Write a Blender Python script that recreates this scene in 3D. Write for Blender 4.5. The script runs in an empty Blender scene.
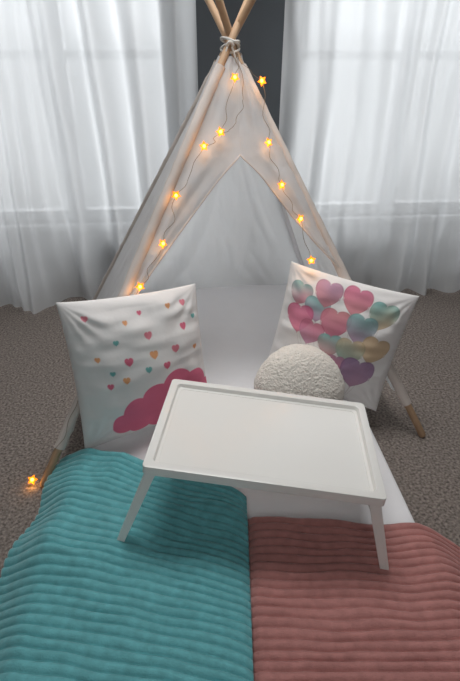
import bpy, math, random, bmesh
from mathutils import Vector, Matrix, noise
random.seed(3)
S=bpy.context.scene
S.view_settings.view_transform='Standard'
COL=S.collection
V=Vector
def lin(c):
    return tuple(((x/255)/12.92 if x/255<=.04045 else ((x/255+.055)/1.055)**2.4) for x in c)
def sm(a,b,x):
    t=max(0,min(1,(x-a)/(b-a))); return t*t*(3-2*t)
def nz(x,y,z=0): return noise.noise(V((x,y,z)))

# ---------------- materials
def mat(name,rgb,rough=.8,sheen=0,bump=0,bscale=200,var=0,vscale=20,transl=0,transp=0,attr=None,emit=None,estr=0,detail=4,metal=0,spec=.3,bump2=0,b2scale=20):
    m=bpy.data.materials.new(name); m.use_nodes=True
    nt=m.node_tree; N=nt.nodes; L=nt.links
    b=N['Principled BSDF']; out=N['Material Output']
    c=lin(rgb)+(1,)
    b.inputs['Base Color'].default_value=c
    b.inputs['Roughness'].default_value=rough
    b.inputs['Metallic'].default_value=metal
    b.inputs['Specular IOR Level'].default_value=spec
    if sheen:
        b.inputs['Sheen Weight'].default_value=sheen; b.inputs['Sheen Roughness'].default_value=.35
    tc=N.new('ShaderNodeTexCoord')
    colsock=None
    if attr:
        a=N.new('ShaderNodeVertexColor'); a.layer_name=attr; colsock=a.outputs['Color']
    if var:
        n=N.new('ShaderNodeTexNoise'); n.inputs['Scale'].default_value=vscale; n.inputs['Detail'].default_value=detail
        L.new(tc.outputs['Object'],n.inputs['Vector'])
        r=N.new('ShaderNodeMapRange'); r.inputs[1].default_value=.3; r.inputs[2].default_value=.7
        r.inputs[3].default_value=1-var; r.inputs[4].default_value=1+var
        L.new(n.outputs[0],r.inputs[0])
        mx=N.new('ShaderNodeVectorMath'); mx.operation='SCALE'
        if colsock: L.new(colsock,mx.inputs[0])
        else: mx.inputs[0].default_value=c[:3]
        L.new(r.outputs[0],mx.inputs['Scale']); colsock=mx.outputs[0]
    if colsock: L.new(colsock,b.inputs['Base Color'])
    prev=None
    for st,sc,dist in ((bump,bscale,.004),(bump2,b2scale,.02)):
        if not st: continue
        n=N.new('ShaderNodeTexNoise'); n.inputs['Scale'].default_value=sc; n.inputs['Detail'].default_value=3
        L.new(tc.outputs['Object'],n.inputs['Vector'])
        bp=N.new('ShaderNodeBump'); bp.inputs['Strength'].default_value=st; bp.inputs['Distance'].default_value=dist
        L.new(n.outputs[0],bp.inputs['Height'])
        if prev: L.new(prev,bp.inputs['Normal'])
        prev=bp.outputs[0]
    if prev: L.new(prev,b.inputs['Normal'])
    if emit:
        b.inputs['Emission Color'].default_value=lin(emit)+(1,); b.inputs['Emission Strength'].default_value=estr
    last=b.outputs[0]
    if transl:
        t=N.new('ShaderNodeBsdfTranslucent'); t.inputs[0].default_value=c
        if prev: L.new(prev,t.inputs['Normal'])
        ms=N.new('ShaderNodeMixShader'); ms.inputs[0].default_value=transl
        L.new(last,ms.inputs[1]); L.new(t.outputs[0],ms.inputs[2]); last=ms.outputs[0]
    if transp:
        t=N.new('ShaderNodeBsdfTransparent')
        ms=N.new('ShaderNodeMixShader'); ms.inputs[0].default_value=transp
        L.new(last,ms.inputs[1]); L.new(t.outputs[0],ms.inputs[2]); last=ms.outputs[0]
    L.new(last,out.inputs[0])
    return m

M_carpet=mat('carpet_pile',(130,121,115),1,var=.6,vscale=120,bump=1,bscale=150,detail=10,spec=.05)
M_wall=mat('dark_grey_paint',(88,92,96),.8,bump=.1,bscale=90)
M_wall2=mat('light_grey_paint',(170,171,172),.9,bump=.1,bscale=90)
M_ceil=mat('ceiling_paint',(215,215,212),.9,bump=.1,bscale=60)
M_frame=mat('white_frame_paint',(215,216,217),.5,bump=.05,bscale=40)
M_glass=mat('window_glass',(230,240,245),.05,transp=.92)
M_curt=mat('sheer_curtain_fabric',(220,221,222),.9,bump=.15,bscale=350,transl=.5,transp=.13)
M_rod=mat('rod_metal',(60,60,62),.4,metal=.8)
M_tent=mat('tent_cotton_canvas',(228,227,227),.95,bump=.2,bscale=300,var=.03,vscale=8,transl=.5,bump2=.5,b2scale=9)
M_back=mat('tent_canvas_backlit',(252,252,252),.95,bump=.2,bscale=300,var=.02,vscale=8,transl=.72,bump2=.3,b2scale=9)  # canvas copy made whiter and more translucent, backlight put into the material
M_sleeve=mat('tent_sleeve_canvas',(212,202,195),.95,bump=.3,bscale=250,var=.06,vscale=12)
M_wood=mat('pine_wood',(190,158,128),.6,var=.14,vscale=14,bump=.1,bscale=60)
M_cord=mat('white_cord',(228,225,220),.9,bump=.4,bscale=400)
M_sheet=mat('white_cotton_sheet',(242,241,243),.95,bump=.12,bscale=60,var=.02,vscale=5,bump2=.15,b2scale=6)
M_teal=mat('teal_plush',(108,180,186),.9,sheen=.5,bump=.5,bscale=330,var=.14,vscale=45)
M_pink=mat('dusty_pink_plush',(186,130,125),.9,sheen=.5,bump=.5,bscale=330,var=.12,vscale=45)
M_tray=mat('white_plastic',(240,239,235),.22,bump=.02,bscale=400,spec=.6)
M_hinge=mat('off_white_plastic',(215,214,208),.5,bump=.03,bscale=400)
M_pil=mat('printed_cushion_cotton',(255,255,255),.92,attr='print',bump=.12,bscale=90)
M_round=mat('cream_plush',(242,236,227),1,sheen=.4,bump=.9,bscale=210,var=.04,vscale=60)
M_wire=mat('fairy_wire',(150,130,110),.4,metal=.4)
M_star=mat('warm_star_bulb',(255,150,35),.4,emit=(255,130,8),estr=1.7)
M_core=mat('warm_bulb_core',(255,215,110),.4,emit=(255,200,85),estr=5)

# ---------------- helpers
def tag(o,label=None,cat=None,group=None,kind=None):
    if label:o['label']=label
    if cat:o['category']=cat
    if group:o['group']=group
    if kind:o['kind']=kind
    return o
def mk(name,vs,fs,m,parent=None,smooth=True,origin=None):
    vs=[V(v) for v in vs]
    if origin is None:
        c=sum(vs,V((0,0,0)))/len(vs)
        if parent is None: c.z=min(v.z for v in vs)
    else: c=V(origin)
    me=bpy.data.meshes.new(name); me.from_pydata([v-c for v in vs],[],fs); me.update()
    if smooth: me.polygons.foreach_set('use_smooth',[True]*len(me.polygons))
    me.materials.append(m)
    o=bpy.data.objects.new(name,me); COL.objects.link(o)
    o.location=c
    if parent:
        o.parent=parent; o.location=c-parent.location
    return o
def empty(name,loc):
    o=bpy.data.objects.new(name,None); o.empty_display_size=.05; o.location=loc; COL.objects.link(o); return o
def boxv(x0,x1,y0,y1,z0,z1,vs,fs):
    n=len(vs)
    vs+= [V((x,y,z)) for z in(z0,z1) for y in(y0,y1) for x in(x0,x1)]
    fs+= [tuple(n+i for i in f) for f in((0,2,3,1),(4,5,7,6),(0,1,5,4),(2,6,7,3),(0,4,6,2),(1,3,7,5))]
def bevel(o,w=.003,seg=2):
    b=o.modifiers.new('bevel','BEVEL'); b.width=w; b.segments=seg; b.limit_method='ANGLE'
def grid(nu,nv,f):
    vs=[f(i/nu,j/nv) for j in range(nv+1) for i in range(nu+1)]
    fs=[(j*(nu+1)+i,j*(nu+1)+i+1,(j+1)*(nu+1)+i+1,(j+1)*(nu+1)+i) for j in range(nv) for i in range(nu)]
    return vs,fs
def tube(pts,r,seg=14,r2=None,caps=True):
    pts=[V(p) for p in pts]; vs=[];fs=[]
    n=len(pts)
    up=V((0,0,1))
    t0=(pts[1]-pts[0]).normalized()
    a=t0.cross(up); 
    if a.length<.01:a=t0.cross(V((1,0,0)))
    a.normalize()
    for i,p in enumerate(pts):
        t=(pts[min(i+1,n-1)]-pts[max(i-1,0)]).normalized()
        a=(a-t*a.dot(t)).normalized(); b=t.cross(a)
        rr=r if r2 is None else r+(r2-r)*i/(n-1)
        for k in range(seg):
            q=2*math.pi*k/seg
            vs.append(p+a*math.cos(q)*rr+b*math.sin(q)*rr)
    for i in range(n-1):
        for k in range(seg):
            k2=(k+1)%seg
            fs.append((i*seg+k,i*seg+k2,(i+1)*seg+k2,(i+1)*seg+k))
    if caps:
        fs.append(tuple(range(seg))[::-1]); fs.append(tuple((n-1)*seg+k for k in range(seg)))
    return vs,fs
def join(parts):
    vs=[];fs=[]
    for v,f in parts:
        n=len(vs); vs+=list(v); fs+=[tuple(n+i for i in q) for q in f]
    return vs,fs

# ---------------- room
SL=.09
def rotw(p):
    a=math.atan(SL); c,s=math.cos(a),math.sin(a)
    return V((p[0]*c-p[1]*s, 2.74+p[0]*s+p[1]*c, p[2]))
vs=[];fs=[]
boxv(-2.4,2.4,-1.6,3.2,-.1,0,vs,fs)
tag(mk('floor',vs,fs,M_carpet,smooth=False),kind='structure',label='grey-brown cut pile carpet floor')
wins=[(-1.50,-.27),(.30,1.56)]; zs,zt=.36,1.95
vs=[];fs=[]
xs=[-2.35]+[w for p in wins for w in p]+[2.35]
for i in range(0,6,2): boxv(xs[i],xs[i+1],0,.14,0,2.4,vs,fs)
for a,b in wins:
    boxv(a,b,0,.14,0,zs,vs,fs); boxv(a,b,0,.14,zt,2.4,vs,fs)
tag(mk('wall_back',[rotw(v) for v in vs],fs,M_wall,smooth=False),kind='structure',label='dark grey painted wall behind the curtains')
for k,(a,b) in enumerate(wins):
    e=empty('window_%d'%(k+1),rotw(((a+b)/2,.08,zs))); tag(e,kind='structure',label='white framed window with panes behind sheer curtains')
    vs=[];fs=[]
    w=.06
    boxv(a,a+w,.04,.11,zs,zt,vs,fs);boxv(b-w,b,.04,.11,zs,zt,vs,fs);boxv(a+w,b-w,.04,.11,zs,zs+w,vs,fs);boxv(a+w,b-w,.04,.11,zt-w,zt,vs,fs)
    mid=(a+b)/2-(.02 if k else -.05)
    boxv(mid-.045,mid+.045,.03,.12,zs+w,zt-w,vs,fs)
    boxv(a+w,mid-.045,.05,.10,1.14,1.18,vs,fs);boxv(mid+.045,b-w,.05,.10,1.14,1.18,vs,fs)
    mk('window_frame',[rotw(v) for v in vs],fs,M_frame,e,smooth=False)
    vs=[];fs=[]
    boxv(a+w,b-w,.072,.076,zs+w,zt-w,vs,fs)
    mk('window_glass',[rotw(v) for v in vs],fs,M_glass,e,smooth=False)
    vs=[];fs=[]
    boxv(a-.04,b+.04,-.05,.0,zs-.03,zs,vs,fs)
    mk('window_sill',[rotw(v) for v in vs],fs,M_frame,e,smooth=False)
vs=[];fs=[]; boxv(-2.3,2.3,-.015,0,0,.09,vs,fs)
tag(mk('baseboard_back',[rotw(v) for v in vs],fs,M_frame,smooth=False),kind='structure')
vs=[];fs=[]; boxv(-2.5,-2.4,-1.6,3.0,0,2.4,vs,fs); tag(mk('wall_left',vs,fs,M_wall2,smooth=False),kind='structure')
vs=[];fs=[]; boxv(2.4,2.5,-1.6,3.1,0,2.4,vs,fs); tag(mk('wall_right',vs,fs,M_wall2,smooth=False),kind='structure')
vs=[];fs=[]; boxv(-2.5,2.5,-1.7,-1.6,0,2.4,vs,fs); tag(mk('wall_front',vs,fs,M_wall2,smooth=False),kind='structure')
vs=[];fs=[]; boxv(-2.5,2.5,-1.7,3.1,2.4,2.5,vs,fs); tag(mk('ceiling',vs,fs,M_ceil,smooth=False),kind='structure')

# ---------------- curtains
def curtain(x0,x1,seed,flare,label):
    def f(u,w):
        x=x0+(x1-x0)*u; z=.010+(2.12-.010)*w
        base=2.535+SL*x
        low=sm(1.2,0,z)
        fl=flare(x)*(low**1.6)
        ph=x*2*math.pi/.19+6.5*nz(x*1.9,z*.35,seed+3)
        env=.35+abs(nz(x*1.7,z*.35,seed+11))*4.6
        y=base-fl
        sn=math.sin(ph)
        y+=(.023+.008*low)*env*sn
        y+=.010*math.sin(x*2*math.pi/.075+seed+7*nz(x*3,z*.6,seed))*(.03+abs(nz(x*2.5,z*.6,seed+9))*2.4)
        y+=.03*nz(x*3,z*.9,seed+7)+.014*low*nz(x*13,z*7,seed)+.005*nz(x*18+z*4,z*3,seed)
        hem=.014*sm(.12,0,z)*math.sin(x*40+3*nz(x*6,1,seed))
        return V((x+.02*low*nz(x*7,z*2,seed),y+hem,z))
    vs,fs=grid(340,90,f)
    o=mk('curtain',vs,fs,M_curt)
    tag(o,label,'curtain','sheer window curtains')
curtain(-1.75,-.15,1.3,lambda x:.14*sm(-.76,-1.0,x),'sheer white curtain pooling near the carpet, backlit, beside the tent pole')
curtain(.235,1.85,5.1,lambda x:.10*sm(.75,1.0,x),'sheer white curtain with soft folds, backlit by window with grid')
v1=[V((x,2.535+SL*x,2.145)) for x in (-1.85,-.9,0,.9,1.95)]
rv,rf=join([tube(v1,.012),tube([V((-1.9,2.364,2.145)),V((-1.85,2.368,2.145))],.024),tube([V((1.95,2.71,2.145)),V((2.0,2.715,2.145))],.024),
 tube([V((-1.8,2.373,2.145)),V((-1.8,2.61,2.145))],.008),tube([V((1.9,2.706,2.145)),V((1.9,2.93,2.145))],.008)])
tag(mk('curtain_rod',rv,rf,M_rod),'dark metal curtain rod holding sheer curtains','curtain rod')

# ---------------- tent
FL=V((-.5625,1.0755,0));FR=V((.659,1.304,0));RL=V((-.725,2.31,0));RR=V((.46,2.47,0));A=V((0,1.80,1.17))
tent=empty('play_tent',(-.04,1.80,0))
tag(tent,'white canvas teepee play tent with wooden poles and tied-open front','tent')
offs={0:V((0,-.013,0)),1:V((0,.013,0)),2:V((.004,.036,.012)),3:V((-.004,.013,.034))}
for i,(F,ex) in enumerate(((FL,.112),(FR,.14),(RL,.10),(RR,.12))):
    C=A+offs[i]; T=C+(C-F)*ex
    B=F.copy(); B.z=.003
    d=(T-B)
    pts=[B,B+d*.004]+[B+d*t for t in (.25,.5,.75,.996)]+[T]
    tv,tf=tube(pts,.0118,18)
    for k in range(18):
        tv[k]=B+(tv[k]-B)*.75; tv[-1-k]=T+(tv[-1-k]-T)*.75
    mk('pole',tv,tf,M_wood,tent)
def out(P0,P1):
    n=(P1-P0).cross(A-P0).normalized()
    mid=(P0+P1)/2
    if n.dot(mid-V((-.04,1.8,.2)))<0:n=-n
    return n
def wrk(u,h,seed):
    a=abs(nz(u*7+h*3,h*2.2-u,seed+5))
    b=abs(nz(u*13-h*4,h*4+u*2,seed+8))
    return .026*(a-.2)+.016*(b-.2)
def panel(name,P0,P1,h0,sag,seed,label,m):
    n=out(P0,P1)
    def f(u,w):
        h=h0+(.965-h0)*w
        L=P0.lerp(A,h);R=P1.lerp(A,h)
        p=L.lerp(R,u)
        e=math.sin(math.pi*u)
        p=p+n*(.013*e+.004)+n*(-sag*e*(1-h)+ .02*e*(1-h)*nz(u*5+seed,h*3,seed)+min(1,e*2)*(1.1-h)*wrk(u,h,seed))
        if p.z<.012:p.z=.012
        p.z+=.008*nz(u*9,seed)*(1-w)**8
        return p
    vs,fs=grid(90,90,f)
    o=mk(name,vs,fs,m,tent); o['label']=label
panel('side_panel',RL,FL,.07,.05,2,'white canvas side wall',M_tent)
panel('side_panel',FR,RR,.085,.05,4,'white canvas side wall',M_back)
panel('back_panel',RR,RL,.03,.03,6,'white canvas back wall with backlight put into its colour',M_back)
M0=(FL+FR)/2; E=(FR-FL).normalized(); HW=(FR-FL).length/2; nf=out(FL,FR)
def fp(h,w,o=0): return M0+(A-M0)*h+E*w+nf*o
def interp(h,t):
    for (a,b),(c,d) in zip(t,t[1:]):
        if a>=h>=c: return b+(d-b)*(a-h)/(a-c)
    return t[-1][1]
def wl(h):
    if h>=.733:return .019
    return max(interp(h,[(.733,.019),(.68,-.05),(.62,-.115),(.54,-.200),(.462,-.280),(.33,-.405),(.23,-.478),(0,-.66)]),-HW*(1-h))
def wr(h):
    if h>=.733:return .019
    return min(interp(h,[(.733,.019),(.69,.074),(.65,.116),(.58,.188),(.525,.245),(.44,.345),(.3,.60)]),HW*(1-h))
def flap(sgn,label):
    def f(u,w):
        h0=.235 if sgn<0 else .43
        h=h0+(.965-h0)*w
        a=-HW*(1-h) if sgn<0 else HW*(1-h)
        b=wl(h) if sgn<0 else wr(h)
        wv=a+(b-a)*u
        o=.006+.012*math.sin(math.pi*min(1,u))*(nz(h*7,u*3,sgn*4)+.3)+.004*u*math.sin(h*30)+.9*math.sin(math.pi*u*.5)*wrk(wv*1.8,h,sgn*7)*(1.1-h)
        return fp(h,wv,o)
    vs,fs=grid(36,110,f)
    if sgn>0: fs=[q[::-1] for q in fs]
    mk('front_flap',vs,fs,M_tent,tent)['label']=label
    h0=.235 if sgn<0 else .43
    pts=[f(1,((h0+(.735-h0)*i/32)-h0)/(.965-h0)) for i in range(33)]
    hv,hf=tube(pts,.0026,8)
    mk('hem',hv,hf,M_sleeve,tent)['label']='beige stitched hem of the tent opening'
flap(-1,'white canvas flap pulled aside to the pole');flap(1,'white canvas flap pulled aside to the pole')
for F,h0,s in ((FL,.085,0),(FR,.09,1),(RL,.05,2),(RR,.05,3)):
    C=A+offs[s]
    pts=[F.lerp(C,h0+(.945-h0)*i/60) for i in range(61)]
    sv,sf=tube(pts,.0165,16,caps=False)
    sv=[v+V((.003*nz(v.x*40,v.z*60,s),.003*nz(v.z*50,v.x*40,s),0)) for v in sv]
    mk('pole_sleeve',sv,sf,M_sleeve if s<3 else M_sheet,tent)['label']='beige canvas sleeve around a pole' if s<3 else 'white canvas sleeve around a pole'
parts=[]
Cc=A+V((0,.012,-.004))
for k in range(3):
    zz=-.010+.009*k
    pts=[Cc+V((.029*math.cos(q),.040*math.sin(q),zz+.011*math.sin(q+k*2.1))) for q in [2*math.pi*i/28 for i in range(29)]]
    parts.append(tube(pts,.0038,8,caps=False))
parts.append(tube([Cc+V((-.010+.02*t,-.043-.006*math.sin(3.14*t),-.004+.010*math.sin(3.14*t))) for t in [i/12 for i in range(13)]],.0052,8))
parts.append(tube([Cc+V((-.008-.018*t,-.046-.004*math.sin(5*t),-.006-.055*t)) for t in [i/12 for i in range(13)]],.0032,8))
parts.append(tube([Cc+V((.006+.014*t,-.046,-.006-.040*t)) for t in [i/12 for i in range(13)]],.0032,8))
cv,cf=join(parts); mk('tie_cord',cv,cf,M_cord,tent)['label']='white cord wound and tied around crossed poles'

# ---------------- mattress
mang=math.radians(3)
def mzt(y): return .052+.068*sm(1.5,2.3,y)
def mattress():
    def f(u,w):
        a=u*2*math.pi
        y=.28+(2.35-.28)*w
        hw=.462; ht=mzt(y)/2
        ex=5
        c,s=math.cos(a),math.sin(a)
        x=hw*math.copysign(abs(c)**(2/ex*1.0),c); z=ht*math.copysign(abs(s)**(2/ex),s)
        endt=min(w,1-w)*2.07
        k=1-math.exp(-endt/.006)*.35
        zz=.004+ht+z*k
        if s>0: zz+=.005*nz(x*5,y*3,1)*s+.004*nz(x*11+y*6,y*4,2)*s+.006*(abs(nz(x*3+y*5,y*3-x*4,8))-.2)*s
        X=x*(1-.01*math.exp(-endt/.012)); Y=y-1.3
        Y+=.08*X*sm(1.3,2.3,y)
        return V((.012+X*math.cos(mang)-Y*math.sin(mang),1.3+X*math.sin(mang)+Y*math.cos(mang),zz))
    vs,fs=grid(160,160,f)
    n=161
    fs.append(tuple(range(0,160))[::-1]); fs.append(tuple(160*n+i for i in range(160)))
    o=mk('mattress',vs,fs,M_sheet)
    tag(o,'thin mattress with smooth white cotton sheet inside the tent','mattress')
mattress()

# ---------------- blankets
def blanket(name,m,xa,xb,yb,ribs,zfun,label,seed,seam):
    nx,ny=130,ribs*12
    def f(u,w):
        x=xa+(xb-xa)*u
        top=yb(x)
        s=1-w
        wob=.013*nz(x*4.5,s*6,seed)+.004*nz(x*12,s*12,seed+1)
        y=.16+(top-.16)*w+wob*(1 if 0<w<1 else .5)
        rb=abs(math.sin(math.pi*s*ribs))**.6*(.9+.3*nz(x*9,s*14,seed+6))
        z=zfun(x,y)+.0092*rb
        z+=.009*nz(x*4.5,y*4.5,seed)+.007*nz(x*9,y*7,seed+2)
        z+=.024*max(0,.25-abs(nz(x*2.6+y*1.2,y*2.2-x,seed+4)))*4*.6
        if abs(x)<.43 and y>.3: z=max(z,.068+.0092*rb*.9)
        ds=abs(u-seam)
        z-=.010*math.exp(-(ds*(xb-xa)/.010)**2)
        return V((x+(.05*nz(y*4.5,s*3,seed)+(.045*math.sin(math.pi*sm(.25,.95,1-s)) if seam==0 else 0))*ds*ds,y,max(z,.012)))
    vs,fs=grid(nx,ny,f)
    o=mk(name,vs,fs,m)
    so=o.modifiers.new('thick','SOLIDIFY'); so.thickness=.009; so.offset=-1
    tag(o,label,'blanket','ribbed plush blankets')
def zt(x,y):
    z=.085*sm(-.56,-.41,x)
    z-=.018*sm(.3,.16,y)*4
    z-=.012*sm(-.02,.045,x)
    return z+.014
blanket('blanket',M_teal,-.538,.045,lambda x:.985-.42*x-.15*x*x,42,zt,'teal blue ribbed plush blanket spread over mattress end',3,1)
def zp(x,y):
    z=.058*sm(.66,.50,x)
    z-=.04*sm(.3,.16,y)
    return z+.014
blanket('blanket',M_pink,.046,.64,lambda x:.895-.05*x-1.6*max(0,x-.43)**2,34,zp,'dusty pink ribbed plush blanket spread over mattress end',8,0)

# ---------------- cushions
def heart(px,py,cx,cy,r,rot=0,soft=.0035):
    dx=(px-cx);dy=(py-cy)
    if abs(dx)>1.7*r or abs(dy)>1.7*r:return 0
    c,s=math.cos(rot),math.sin(rot)
    dx,dy=(dx*c-dy*s)/r,(dx*s+dy*c)/r
    def F(x,y):
        x*=1.12;y=y*1.15+.12
        return (x*x+y*y-1)**3-x*x*y**3
    v=F(dx,dy)
    gx=(F(dx+.02,dy)-v)/.02;gy=(F(dx,dy+.02)-v)/.02
    d=v/max(.25,math.hypot(gx,gy))*r
    return max(0,min(1,.5-d/soft))
def pillow(name,BL,BR,TR,TL,T,paint,label,seed,n=270):
    BL,BR,TR,TL=map(V,(BL,BR,TR,TL))
    N=(BR-BL).cross(TL-BL).normalized()
    def pos(u,v,sg):
        a=2*u-1;b=2*v-1
        a2=a*(1-.045*(1-b*b)*abs(a)**2); b2=b*(1-.045*(1-a*a)*abs(b)**2)
        uu=(a2+1)/2;vv=(b2+1)/2
        p=BL.lerp(BR,uu).lerp(TL.lerp(TR,uu),vv)
        q=max(0,(1-a*a)*(1-b*b))
        h=T*q**.55
        ed=max(abs(a),abs(b))
        wr_=(.007*nz(u*7+seed,v*7,sg*3)+.005*nz(u*4,v*16,seed))*min(1,q*5)*(.4+ed)
        for cx,cy in((-1,-1),(1,-1),(1,1),(-1,1)):
            r=math.hypot(a-cx,b-cy); th=math.atan2(b-cy,a-cx)
            wr_+=.0026*math.sin(th*17+seed+2*nz(a*2,b*2,seed))*math.exp(-(r-.35)**2/.05)*min(1,q*4)
        return p+N*sg*(h+wr_)
    m=n
    v1,f1=grid(n,n,lambda u,v:pos(u,v,1))
    v2,f2=grid(m,m,lambda u,v:pos(u,v,-1))
    k=len(v1)
    vs=v1+v2; fs=f1+[tuple(k+i for i in q[::-1]) for q in f2]
    o=mk(name,vs,fs,M_pil)
    me=o.data
    ca=me.color_attributes.new('print','FLOAT_COLOR','POINT')
    base=lin((240,238,237))
    data=[]
    for j in range(n+1):
        for i in range(n+1):
            c=paint(i/n,j/n,base); data+=[c[0],c[1],c[2],1]
    data+=list(base+(1,))*len(v2)
    ca.data.foreach_set('color',data)
    bm=bmesh.new(); bm.from_mesh(me); bmesh.ops.remove_doubles(bm,verts=bm.verts,dist=.0001); bm.to_mesh(me); bm.free()
    return o
def mixc(a,b,t): return tuple(x+(y-x)*t for x,y in zip(a,b))
PK=lin((224,104,134));OR=lin((236,168,114));TE=lin((112,184,182));RS=lin((230,132,148));GD=lin((216,188,150))
rj=random.Random(11)
hl0=[(.14,.90,RS,.017),(.35,.86,OR,.014),(.29,.74,TE,.016),(.52,.90,PK,.014),(.70,.90,OR,.017),(.87,.92,RS,.019),(.94,.78,TE,.015),
(.14,.68,OR,.015),(.48,.73,RS,.024),(.79,.75,PK,.022),(.90,.62,OR,.016),(.23,.58,TE,.015),(.37,.63,PK,.025),(.56,.63,OR,.025),(.70,.61,RS,.025),
(.31,.49,OR,.020),(.47,.53,TE,.019),(.61,.55,PK,.023),(.17,.44,PK,.018)]
hl=[(x+rj.uniform(-.035,.035),y+rj.uniform(-.03,.03),c,r) for x,y,c,r in hl0]
cl=[(.27,.16,.085),(.37,.25,.105),(.52,.30,.125),(.68,.35,.135),(.83,.31,.125),(.93,.22,.09),(.38,.14,.09),(.53,.14,.1),(.68,.17,.13),(.84,.15,.11)]
def paintL(u,v,b):
    c=b
    d=min(math.hypot(u-x,v-y)-r for x,y,r in cl)
    t=max(0,min(1,.5-d/.005)); c=mixc(c,lin((234,122,152)),t)
    for x,y,k,r in hl:
        t=heart(u,v,x,y,r*1.15)
        if t>0:c=mixc(c,k,t*.95)
    return c
MG=lin((210,108,146));TL_=lin((130,192,188));MV=lin((188,144,174));PU=lin((154,124,166));TN=lin((208,180,144));CO=lin((218,140,146));RS2=lin((220,122,146))
hr=[(.14,.80,.082,TL_,RS2,.1),(.30,.73,.09,TL_,MV,-.15),(.35,.86,.095,MV,CO,0),(.57,.865,.10,MG,CO,.1),(.79,.80,.10,TL_,TN,.1),(.18,.62,.10,MG,RS2,-.12),(.30,.54,.09,RS2,MV,.1),
(.46,.66,.105,CO,MG,0),(.66,.67,.105,TL_,MV,.08),(.47,.49,.085,TL_,CO,-.1),(.81,.53,.10,TN,GD,.15),(.63,.48,.10,GD,TL_,0),(.55,.36,.065,MV,RS2,0),(.73,.315,.12,PU,MV,.08)]
def paintR(u,v,b):
    c=b
    for x,y,r,k1,k2,ro in hr:
        if v<y-r*.8 and v>.06:
            t=(y-v)/(y-.05); sx=x+(.68-x)*t*t*.9
            if abs(u-sx)<.002:c=mixc(c,lin((200,190,190)),.5)
    for x,y,r,k1,k2,ro in hr:
        t=heart(u,v,x,y,r*1.12,ro)
        if t>0:
            rim=heart(u,v,x,y,r*1.04,ro)
            g=max(0,min(1,.5+(v-y)/(2.6*r)+.2*nz(u*9,v*9,x*9)))
            k=mixc(k2,k1,g)
            k=mixc(tuple(q*.86 for q in k),k,rim)
            c=mixc(c,k,t*.9)
    return c
o=pillow('cushion',(-.445,1.150,.076),(-.066,1.385,.070),(-.108,1.425,.514),(-.4665,1.196,.553),.090,paintL,'',1.7)
tag(o,'square white cushion printed with pink cloud and small raining hearts','cushion')
o=pillow('cushion',(.117,1.485,.134),(.505,1.362,.065),(.594,1.410,.477),(.201,1.535,.547),.080,paintR,'',4.2)
tag(o,'square white cushion printed with pastel heart balloons leaning on tent pole','cushion')
def roundc():
    c=V((.222,1.300,.199)); R=.144; T=.072
    n=V((.0,-.90,.42)).normalized(); a=V((1,0,0)); b=n.cross(a).normalized(); 
    def f(u,w):
        th=u*2*math.pi; ph=(w-.5)*math.pi
        cr=math.cos(ph); s=math.sin(ph)
        x=R*math.copysign(abs(cr)**.8,cr)*math.cos(th); y=R*abs(cr)**.8*math.sin(th); z=T*math.copysign(abs(s)**.9,s)
        p=V((x,y,z)); d=p.normalized()
        q=p+V((nz(x*22,y*22,z*22),nz(x*22+9,y*22,z*22),nz(x*22,y*22+7,z*22)))*.016
        k=.0011*(1-min(1,abs(nz(q.x*46,q.y*46,q.z*46+3))*2.0))+.0015*nz(q.x*90,q.y*90,q.z*90)+.0022*nz(x*200,y*200,z*200)+.004*nz(x*12,y*12,z*12)
        p=p+d*k
        return c+a*p.x+b*p.y+n*p.z
    vs,fs=grid(320,190,f)
    o=mk('round_cushion',vs,fs,M_round)
    bm=bmesh.new(); bm.from_mesh(o.data); bmesh.ops.remove_doubles(bm,verts=bm.verts,dist=.0002); bmesh.ops.recalc_face_normals(bm,faces=bm.faces); bm.to_mesh(o.data); bm.free()
    tag(o,'round cream plush cushion with fluffy texture resting against printed cushion','cushion')
roundc()

# ---------------- bed tray
TC=V((.09,.9655,.305))
tx=V((.539,-.05,-.05)).normalized(); ty=V((.0355,.345,0)); ty=(ty-tx*ty.dot(tx)).normalized(); tz=tx.cross(ty)
tray=empty('bed_tray',(.09,.9655,.07))
tag(tray,'white plastic bed tray table with raised rim and folding legs','tray table')
def rr(w,d,r,z,seg=8):
    pts=[]
    for cx,cy,a0 in((w-r,d-r,0),(-w+r,d-r,90),(-w+r,-d+r,180),(w-r,-d+r,270)):
        for k in range(seg+1):
            q=math.radians(a0+90*k/seg); pts.append((cx+r*math.cos(q),cy+r*math.sin(q),z))
    return pts
def traytop():
    W,D=.272,.177
    loops=[rr(W-.006,D-.006,.008,-.014),rr(W-.002,D-.002,.010,-.024),rr(W,D,.011,-.023),rr(W,D,.011,-.0015),rr(W-.0006,D-.0006,.011,-.0003),rr(W-.0018,D-.0018,.011,0),
      rr(W-.019,D-.019,.012,0),rr(W-.0198,D-.0198,.012,-.0006),rr(W-.0225,D-.0225,.012,-.0105),rr(W-.0242,D-.0242,.012,-.0115),rr(W-.030,D-.030,.012,-.0115),rr(W-.0305,D-.0305,.012,-.0125)]
    n=len(loops[0]);vs=[];fs=[]
    for l in loops: vs+=[TC+tx*p[0]+ty*p[1]+tz*p[2] for p in l]
    for i in range(len(loops)-1):
        for k in range(n):
            k2=(k+1)%n
            fs.append((i*n+k,i*n+k2,(i+1)*n+k2,(i+1)*n+k))
    fs.append(tuple((len(loops)-1)*n+k for k in range(n)))
    fs.append(tuple(range(n))[::-1])
    o=mk('tray_top',vs,fs,M_tray,tray)
    for p in o.data.polygons:
        if len(p.vertices)>4:p.use_smooth=False
    e=o.modifiers.new('es','EDGE_SPLIT'); e.split_angle=math.radians(28)
traytop()
def tl(x,y,z): return TC+tx*x+ty*y+tz*z
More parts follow.
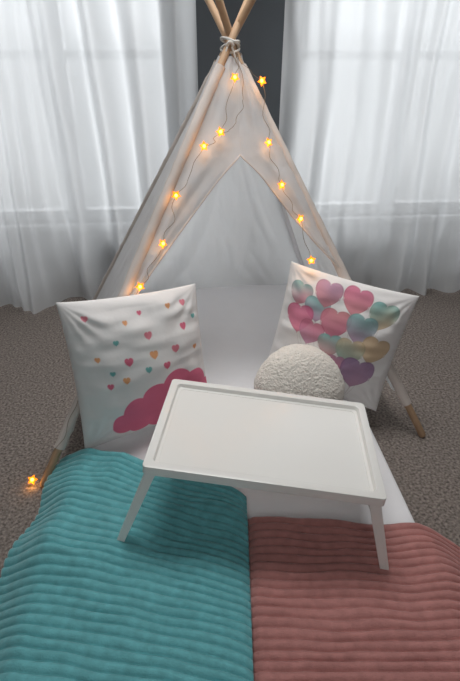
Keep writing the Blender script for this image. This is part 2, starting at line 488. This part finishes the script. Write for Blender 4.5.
legs=[((-.260,-.158),V((-.268,.800,.112)),.021),((.258,-.158),V((.368,.748,.078)),.024),((-.260,.150),V((-.236,1.125,.062)),.021),((.258,.150),V((.405,1.085,.062)),.022)]
for (lx,ly),B,wb in legs:
    T=tl(lx,ly,-.014)
    sx=1 if lx>0 else -1; sy=1 if ly>0 else -1
    vs=[];fs=[]
    secs=[]
    for t,wd,th in((0,.030,.007),(.06,.030,.007),(.25,.028,.007),(.95,.026,.007),(.985,.024,.006),(1,.020,.005)):
        c=T.lerp(B,t); hy=wd/2; hx=th/2
        secs.append([c+tx*a+ty*b for a,b in [(-hx,-hy),(hx,-hy),(hx,hy),(-hx,hy)]])
    for s in secs: vs+=s
    for i in range(len(secs)-1):
        for k in range(4):
            k2=(k+1)%4; fs.append((i*4+k,i*4+k2,i*4+4+k2,i*4+4+k))
    fs.append((3,2,1,0)); m4=(len(secs)-1)*4; fs.append((m4,m4+1,m4+2,m4+3))
    n0=len(vs)
    for t,wd in((0,wb),(.25,wb*.95),(.985,wb*.75)):
        c=T.lerp(B,t)+ty*sy*(.030/2-.003*t-.003)-tx*sx*wd/2
        vs+=[c+tx*a*wd/2+ty*b*.003 for a,b in((-1,-1),(1,-1),(1,1),(-1,1))]
    for i in range(2):
        for k in range(4):
            k2=(k+1)%4; fs.append((n0+i*4+k,n0+i*4+k2,n0+i*4+4+k2,n0+i*4+4+k))
    fs.append((n0+3,n0+2,n0+1,n0)); fs.append((n0+8,n0+9,n0+10,n0+11))
    o=mk('leg',vs,fs,M_tray,tray,smooth=False); bevel(o,.0012,2)
    if sy<0:
        a0=tl(lx-sx*.030,ly+.035,-.016); b0=T.lerp(B,.55)-tx*sx*.006+ty*.004
        vv,ff=tube([a0,b0],.0035,8)
        mk('leg_brace',vv,ff,M_hinge,tray)
for sx in(-1,1):
    vs,fs=tube([tl(sx*.246,-.15,-.024),tl(sx*.246,.15,-.024)],.005,12)
    mk('leg_crossbar',vs,fs,M_hinge,tray)

# ---------------- fairy lights
stars=[(.907,.005),(.899,.091),(.782,-.046),(.75,-.099),(.64,-.19),(.531,-.236),(.437,-.309)]
right=[(.899,.091),(.755,.105),(.654,.143),(.572,.20),(.471,.232)]
fl=empty('fairy_lights',FL+V((-.03,.02,.0)))
tag(fl,'string of warm glowing star fairy lights hung along tent opening','string lights')
def starmesh():
    vs=[];fs=[]
    for i in range(10):
        r=.0158 if i%2==0 else .0088
        q=math.pi/2+i*math.pi/5
        vs.append((r*math.cos(q),0,r*math.sin(q)))
    vs+=[(0,-.006,0),(0,.006,0)]
    for i in range(10):
        j=(i+1)%10; fs+=[(i,j,10),(j,i,11)]
    n=len(vs); R=.0058
    for j in range(1,6):
        for i in range(10):
            p=math.pi*j/6;q=2*math.pi*i/10
            vs.append((R*math.sin(p)*math.cos(q),R*1.4*math.cos(p),R*math.sin(p)*math.sin(q)))
    for j in range(4):
        for i in range(10):
            k=(i+1)%10; fs.append((n+j*10+i,n+j*10+k,n+j*10+10+k,n+j*10+10+i))
    fs.append(tuple(n+i for i in range(10))[::-1]); fs.append(tuple(n+40+i for i in range(10)))
    me=bpy.data.meshes.new('star_bulb'); me.from_pydata(vs,[],fs); me.materials.append(M_star); me.materials.append(M_core); me.update()
    for p in me.polygons:
        if p.index>=20:p.material_index=1
    return me
SM=starmesh()
pts3=[fp(h,w,.034) for h,w in stars]; ptsr=[fp(h,w,.034) for h,w in right[1:]]
allp=pts3+ptsr+[V((-.594,1.085,.02))]
for i,p in enumerate(allp):
    o=bpy.data.objects.new('star_bulb',SM); COL.objects.link(o); o.parent=fl; o.location=p-fl.location
    o.rotation_euler=(random.uniform(-.5,.2),random.uniform(0,1.2),random.uniform(-.5,.5))
    if i==len(allp)-1:o.rotation_euler=(-.9,.3,0)
    l=bpy.data.lights.new('star_glow','POINT'); l.energy=.04; l.color=(1,.45,.10); l.shadow_soft_size=.012
    lo=bpy.data.objects.new('star_glow',l); COL.objects.link(lo); lo.location=p+V((.0,-.012,-.008)); 
def wire(chain,seed):
    P=[]
    for a,b in zip(chain,chain[1:]):
        n=14
        for i in range(n):
            t=i/n
            p=a.lerp(b,t); s=math.sin(math.pi*t)
            P.append(p+E*(.018*s*nz(t*3,seed,a.z*9)+.007*s*math.sin(t*9+a.z*30))+V((0,0,-.010*s)))
    P.append(chain[-1]); return tube(P,.0008,6)
tail=[pts3[-1],fp(.33,-.40,.034),fp(.2,-.50,.032),fp(.08,-.585,.032),V((-.594,1.085,.012))]
top=fp(.96,.01,.05)
wv,wf=join([wire([top]+pts3[:1]+pts3[2:],1),wire(tail,2),wire([top,pts3[1]]+ptsr,3),wire([top+V((.004,0,0)),fp(.86,.03,.03),fp(.80,.0,.03),pts3[2]],4)])
mk('light_wire',wv,wf,M_wire,fl)['label']='thin bronze wire'

# ---------------- light
w=bpy.data.worlds.new('World'); S.world=w; w.use_nodes=True
bg=w.node_tree.nodes['Background']; bg.inputs[0].default_value=(.95,.98,1,1); bg.inputs[1].default_value=1.0
def area(name,loc,target,sx,sy,e,col,spread=180):
    l=bpy.data.lights.new(name,'AREA'); l.shape='RECTANGLE'; l.size=sx; l.size_y=sy; l.energy=e; l.color=col; l.spread=math.radians(spread)
    o=bpy.data.objects.new(name,l); COL.objects.link(o); o.location=loc
    o.rotation_euler=(V(target)-V(loc)).to_track_quat('-Z','Y').to_euler()
for a,b in wins:
    c=rotw(((a+b)/2,.75,1.5)); t=rotw(((a+b)/2,0,1.0))
    area('window_daylight',c,t,1.5,1.6,42,(.95,.98,1))
area('room_fill',(0,1.55,2.35),(0,1.25,0),1.0,.7,12,(1,.995,.985),125)
area('tent_front_fill',(0,-1.0,1.7),(0,2.3,.6),1.2,1.0,4.2,(1,1,1),120)  # added fill lamp behind the camera to brighten the tent; no doorway there

# ---------------- camera
cam=bpy.data.cameras.new('cam'); co=bpy.data.objects.new('camera',cam); COL.objects.link(co)
cam.sensor_fit='VERTICAL'; cam.sensor_height=24; cam.lens=24*490/681
co.location=(0,0,1.1); co.rotation_euler=(math.radians(90-29),0,0)
cam.clip_start=.02
S.camera=co
